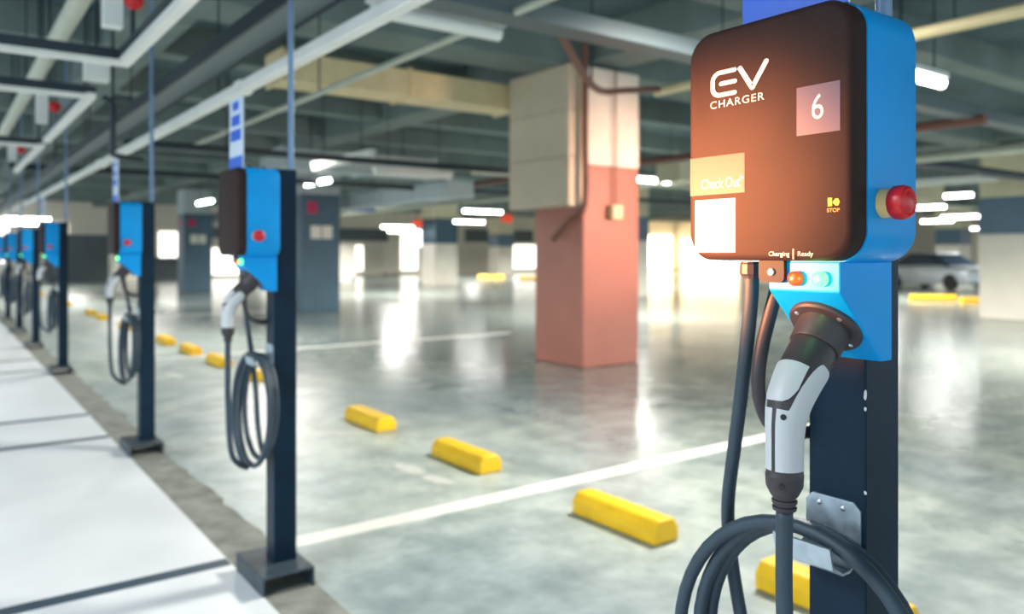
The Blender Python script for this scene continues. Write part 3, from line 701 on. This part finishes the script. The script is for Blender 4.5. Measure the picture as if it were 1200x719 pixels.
# warm-white unlit batten above the tray
def batten(px, py, z, L_, along, lit, label, name='tube_light'):
    q = spot(px, py, z)
    t = thing(name, label, 'tube light', q, 0 if along == 'x' else PI/2, group='hanging tube lights')
    if lit:
        obj('lit_tube', tube([(-L_/2, 0, 0), (L_/2, 0, 0)], .04, 12), 'tube', t)
    else:
        obj('cover', tube([(-L_/2, 0, 0), (L_/2, 0, 0)], .05, 12), 'fixture', t, smooth='auto')
    obj('housing', box(-L_/2-.03, L_/2+.03, -.05, .05, .041, .09), 'fixture', t)
    for a in (-L_/3, L_/3): obj('hanger', tube([(a, 0, .085), (a, 0, 4.3-z)], .008, 6), 'darkpipe', t)
lights = [
    (372, 214, 2.9, 1.2, 'y', 1, 'lit tube light directly above the dark teal pillar edge, top one of three'),
    (385, 248, 2.9, 1.3, 'y', 1, 'lit tube light beside the dark teal pillar, middle one of three'),
    (372, 262, 2.7, 1.3, 'y', 1, 'lit tube light beside the dark teal pillar, lowest of three'),
    (240, 237, 2.9, 1.5, 'y', 1, 'lit tube light between the bright blue station and the sign pillar, upper'),
    (241, 262, 2.8, 1.5, 'y', 1, 'lit tube light between the bright blue station and the sign pillar, lower'),
    (274, 230, 2.7, .5, 'x', 1, 'small lit lamp touching the box edge of the bright blue station'),
    (566, 248, 2.8, 1.5, 'x', 1, 'lit tube light beside the salmon pillar casing, upper of a pair'),
    (550, 260, 2.7, 1.4, 'x', 1, 'lit tube light beside the salmon pillar casing, lower of a pair'),
    (466, 266, 2.55, 1.5, 'x', 1, 'lit tube light above the white column of the hall middle'),
    (474, 271, 2.4, 1.6, 'x', 1, 'lit tube light overlapping another lamp above the white column'),
    (770, 212, 2.9, 1.2, 'x', 1, 'lit tube light in the warm glow between salmon pillar and near charging box'),
    (1076, 91, 2.9, .8, 'x', 1, 'round-looking lit lamp close behind the top of the near charging box'),
    (1109, 230, 2.9, 1.25, 'y', 1, 'longest lit tube light in the bays beside the near box, uppermost lit'),
    (1128, 254, 2.6, 1.3, 'y', 1, 'lit tube light near the white banded pillar, second down'),
    (1098, 259, 2.8, 1.3, 'y', 1, 'lit tube light near the near box edge, under the longest lit one'),
    (1132, 268, 2.75, 1.2, 'y', 1, 'small lit tube light lowest beside the white banded pillar'),
    (1086, 243, 2.75, 1.0, 'y', 1, 'short lit tube light touching the near box edge by the red button'),
    (12, 262, 2.8, 3.2, 'x', 1, 'bright lit tube light over the far end of the walkway, lower'),
    (24, 256, 2.9, 2.2, 'x', 1, 'bright lit tube light over the far end of the walkway, upper'),
    (1113, 213, 2.9, 1.8, 'y', 0, 'unlit cream tube light above the longest lit one'),
    (515, 26, 2.95, .95, 'x', 0, 'pale unlit tube light close under the beams beside the long pale channel'),
    (400, 190, 2.9, 2.2, 'y', 0, 'pale unlit tube light above the lit lamps by the dark teal pillar'),
    (485, 204, 2.9, 1.6, 'x', 0, 'pale unlit tube light crossing near the hall middle'),
]
for a in lights: batten(*a)
# ------------------------------------------------------------------ small far things
q = spot(370, 332, 0); t = thing('fire_cabinet', 'small red fire cabinet standing by the dark teal pillar', 'fire cabinet', (q.x, q.y, 0), -YAW)
obj('cabinet_stand', box(-.1, .1, -.1, .1, 0, .75), 'fardark', t); obj('cabinet_box', box(-.22, .22, -.13, .13, .75, 1.85), 'red', t, bevel=.02)
q = spot(420, 236, 2.95)
t = thing('hanging_sign', 'small blue hanging sign far down the hall', 'sign', q, -YAW)
obj('sign_board', box(-.5, .5, -.03, .03, -.3, .2), 'signblue', t)
for a in (-.4, .4): obj('hanger', tube([(a, 0, .19), (a, 0, 1.35)], .012, 6), 'darkpipe', t)
for px, py, lab in ((489, 262, 'tiny red lit exit lamp beside the white column'), (594, 256, 'tiny red exit lamp just beside the salmon pillar')):
    q = spot(px, py, 2.75); t = thing('exit_lamp', lab, 'exit lamp', q, -YAW)
    obj('lamp_box', box(-.22, .22, -.05, .05, -.15, .15), 'lamp_red', t); obj('hanger', tube([(0, 0, .145), (0, 0, 1.55)], .012, 6), 'darkpipe', t)
def partition(px, py, w, h, m, label):
    q = spot(px, py, 0); t = thing('partition_panel', label, 'partition', (q.x, q.y, 0), -YAW)
    obj('panel_face', box(-w/2, w/2, -.04, .04, .12, h), m, t, bevel=.01)
    for a in (-w/2+.12, w/2-.12): obj('foot', box(a-.05, a+.05, -.25, .25, 0, .121), 'fardark', t)
partition(403, 328, 1.25, 1.85, 'pil_white', 'white free-standing partition near the red fire cabinet')
partition(508, 330, 1.6, 1.75, 'pil_white', 'white free-standing partition before the dark banded pillar')
partition(458, 322, 1.0, 2.1, 'pil_white', 'narrow white free-standing partition under the paired lamps')
# parked car
def car(px, py, label):
    q = spot(px, py, 0); t = thing('parked_car', label, 'car', (q.x, q.y, 0), -YAW+.35)
    sec = [(-2.1, .35, .72, .78), (-2.0, .25, .86, .84), (-1.2, .22, .95, .88), (0, .22, .95, .9), (1.2, .22, .93, .88), (1.9, .25, .85, .82), (2.05, .35, .7, .76)]
    bm = bmesh.new(); R = []
    for y, z0, z1, w in sec:
        R.append([bm.verts.new((x, y, z)) for x, z in [(-w*.9, z0), (w*.9, z0), (w, z0+.18), (w, z1-.15), (w*.86, z1), (-w*.86, z1), (-w, z1-.15), (-w, z0+.18)]])
    for a, b in zip(R, R[1:]):
        for k in range(8): bm.faces.new([a[k], a[(k+1)%8], b[(k+1)%8], b[k]])
    bm.faces.new(R[0]); bm.faces.new(R[-1]); obj('car_body', bm, 'carpaint', t, smooth='auto')
    bm = bmesh.new(); R = []
    for y, z, w in [(-1.25, .93, .78), (-.55, 1.40, .62), (.75, 1.42, .62), (1.7, .9, .76)]:
        R.append([bm.verts.new(p) for p in [(-w, y, z), (w, y, z), (w*1.08, y, .9), (-w*1.08, y, .9)]])
    for a, b in zip(R, R[1:]):
        for k in range(4): bm.faces.new([a[k], a[(k+1)%4], b[(k+1)%4], b[k]])
    bm.faces.new(R[0]); bm.faces.new(R[-1]); obj('car_window', bm, 'carglass', t)
    obj('car_roof', box(-.6, .6, -.5, .75, 1.40, 1.45), 'carpaint', t, bevel=.02)
    for sx in (-1, 1):
        for y in (-1.35, 1.3):
            obj('wheel', lathe((sx*.72, y, .32), (sx, 0, 0), [(0, .3), (.02, .32), (.16, .32), (.18, .28), (.18, .1)], 24), 'tyre', t, smooth='auto')
    for sx in (-.6, .6): obj('headlight', box(sx-.16, sx+.16, -2.1, -2.0, .6, .72), 'fixture', t, bevel=.02)
car(1098, 338, 'silver parked car seen small between the near box and the white banded pillar')

# ------------------------------------------------------------------ light
w = bpy.data.worlds.new('world'); S.world = w; w.use_nodes = True
w.node_tree.nodes['Background'].inputs[0].default_value = (.76, .91, 1.0, 1); w.node_tree.nodes['Background'].inputs[1].default_value = 1.25
def area(name, loc, size, energy, col=(1, .97, .92), rot=(0, 0, 0), sy=None):
    d = bpy.data.lights.new(name, 'AREA'); d.energy = energy; d.color = col; d.size = size
    if sy: d.shape = 'RECTANGLE'; d.size_y = sy
    o = bpy.data.objects.new(name, d); COL.objects.link(o); o.location = loc; o.rotation_euler = rot; return o
def point(name, loc, energy, col, r=.2):
    d = bpy.data.lights.new(name, 'POINT'); d.energy = energy; d.color = col; d.shadow_soft_size = r
    o = bpy.data.objects.new(name, d); COL.objects.link(o); o.location = loc; return o
def spotl(name, loc, target, energy, col, ang, blend=.8, r=.1):
    d = bpy.data.lights.new(name, 'SPOT'); d.energy = energy; d.color = col; d.spot_size = D(ang); d.spot_blend = blend; d.shadow_soft_size = r
    o = bpy.data.objects.new(name, d); COL.objects.link(o); o.location = loc
    o.rotation_euler = (Vector(target)-Vector(loc)).to_track_quat('-Z', 'Y').to_euler(); return o
for x in (4.6, 12.8, 24, 36):
    for y in (3.2, 13, 24.5, 36.5):
        spotl('hall_fill', (x, y, 3.1), (x, y, 0), 620 if x < 10 else 2300, (1, .96, .88), 165, .5, .35)  # added grid of unseen fills that brightens the hall
point('green_lamp_glow', (1.034, .671, 1.409), .07, (.12, 1, .25), .008)
for y in (2.0, 9, 18, 30): spotl('walkway_fill', (-1.6, y, 2.9), (-1.6, y, 0), 230, (.92, .97, 1), 160, .5, .4)  # unseen fills added beside the walkway to whiten it
spotl('warm_fill_front', (-.25, 1.75, 1.40), (1.022, .880, 1.535), 1150, (1, .34, .13), 19, 1.0, .05)  # unseen spot added to cast an orange glow on the near cover
spotl('warm_fill_pillar', (8.3, 4.6, 2.3), (7.2, 7.5, 2.1), 620, (1, .58, .42), 62, 1.0, .3)  # unseen spot added to warm the faces of the thick pillar
S.view_settings.view_transform = 'Standard'
S.view_settings.exposure = 0.45
S.view_settings.gamma = 1.04
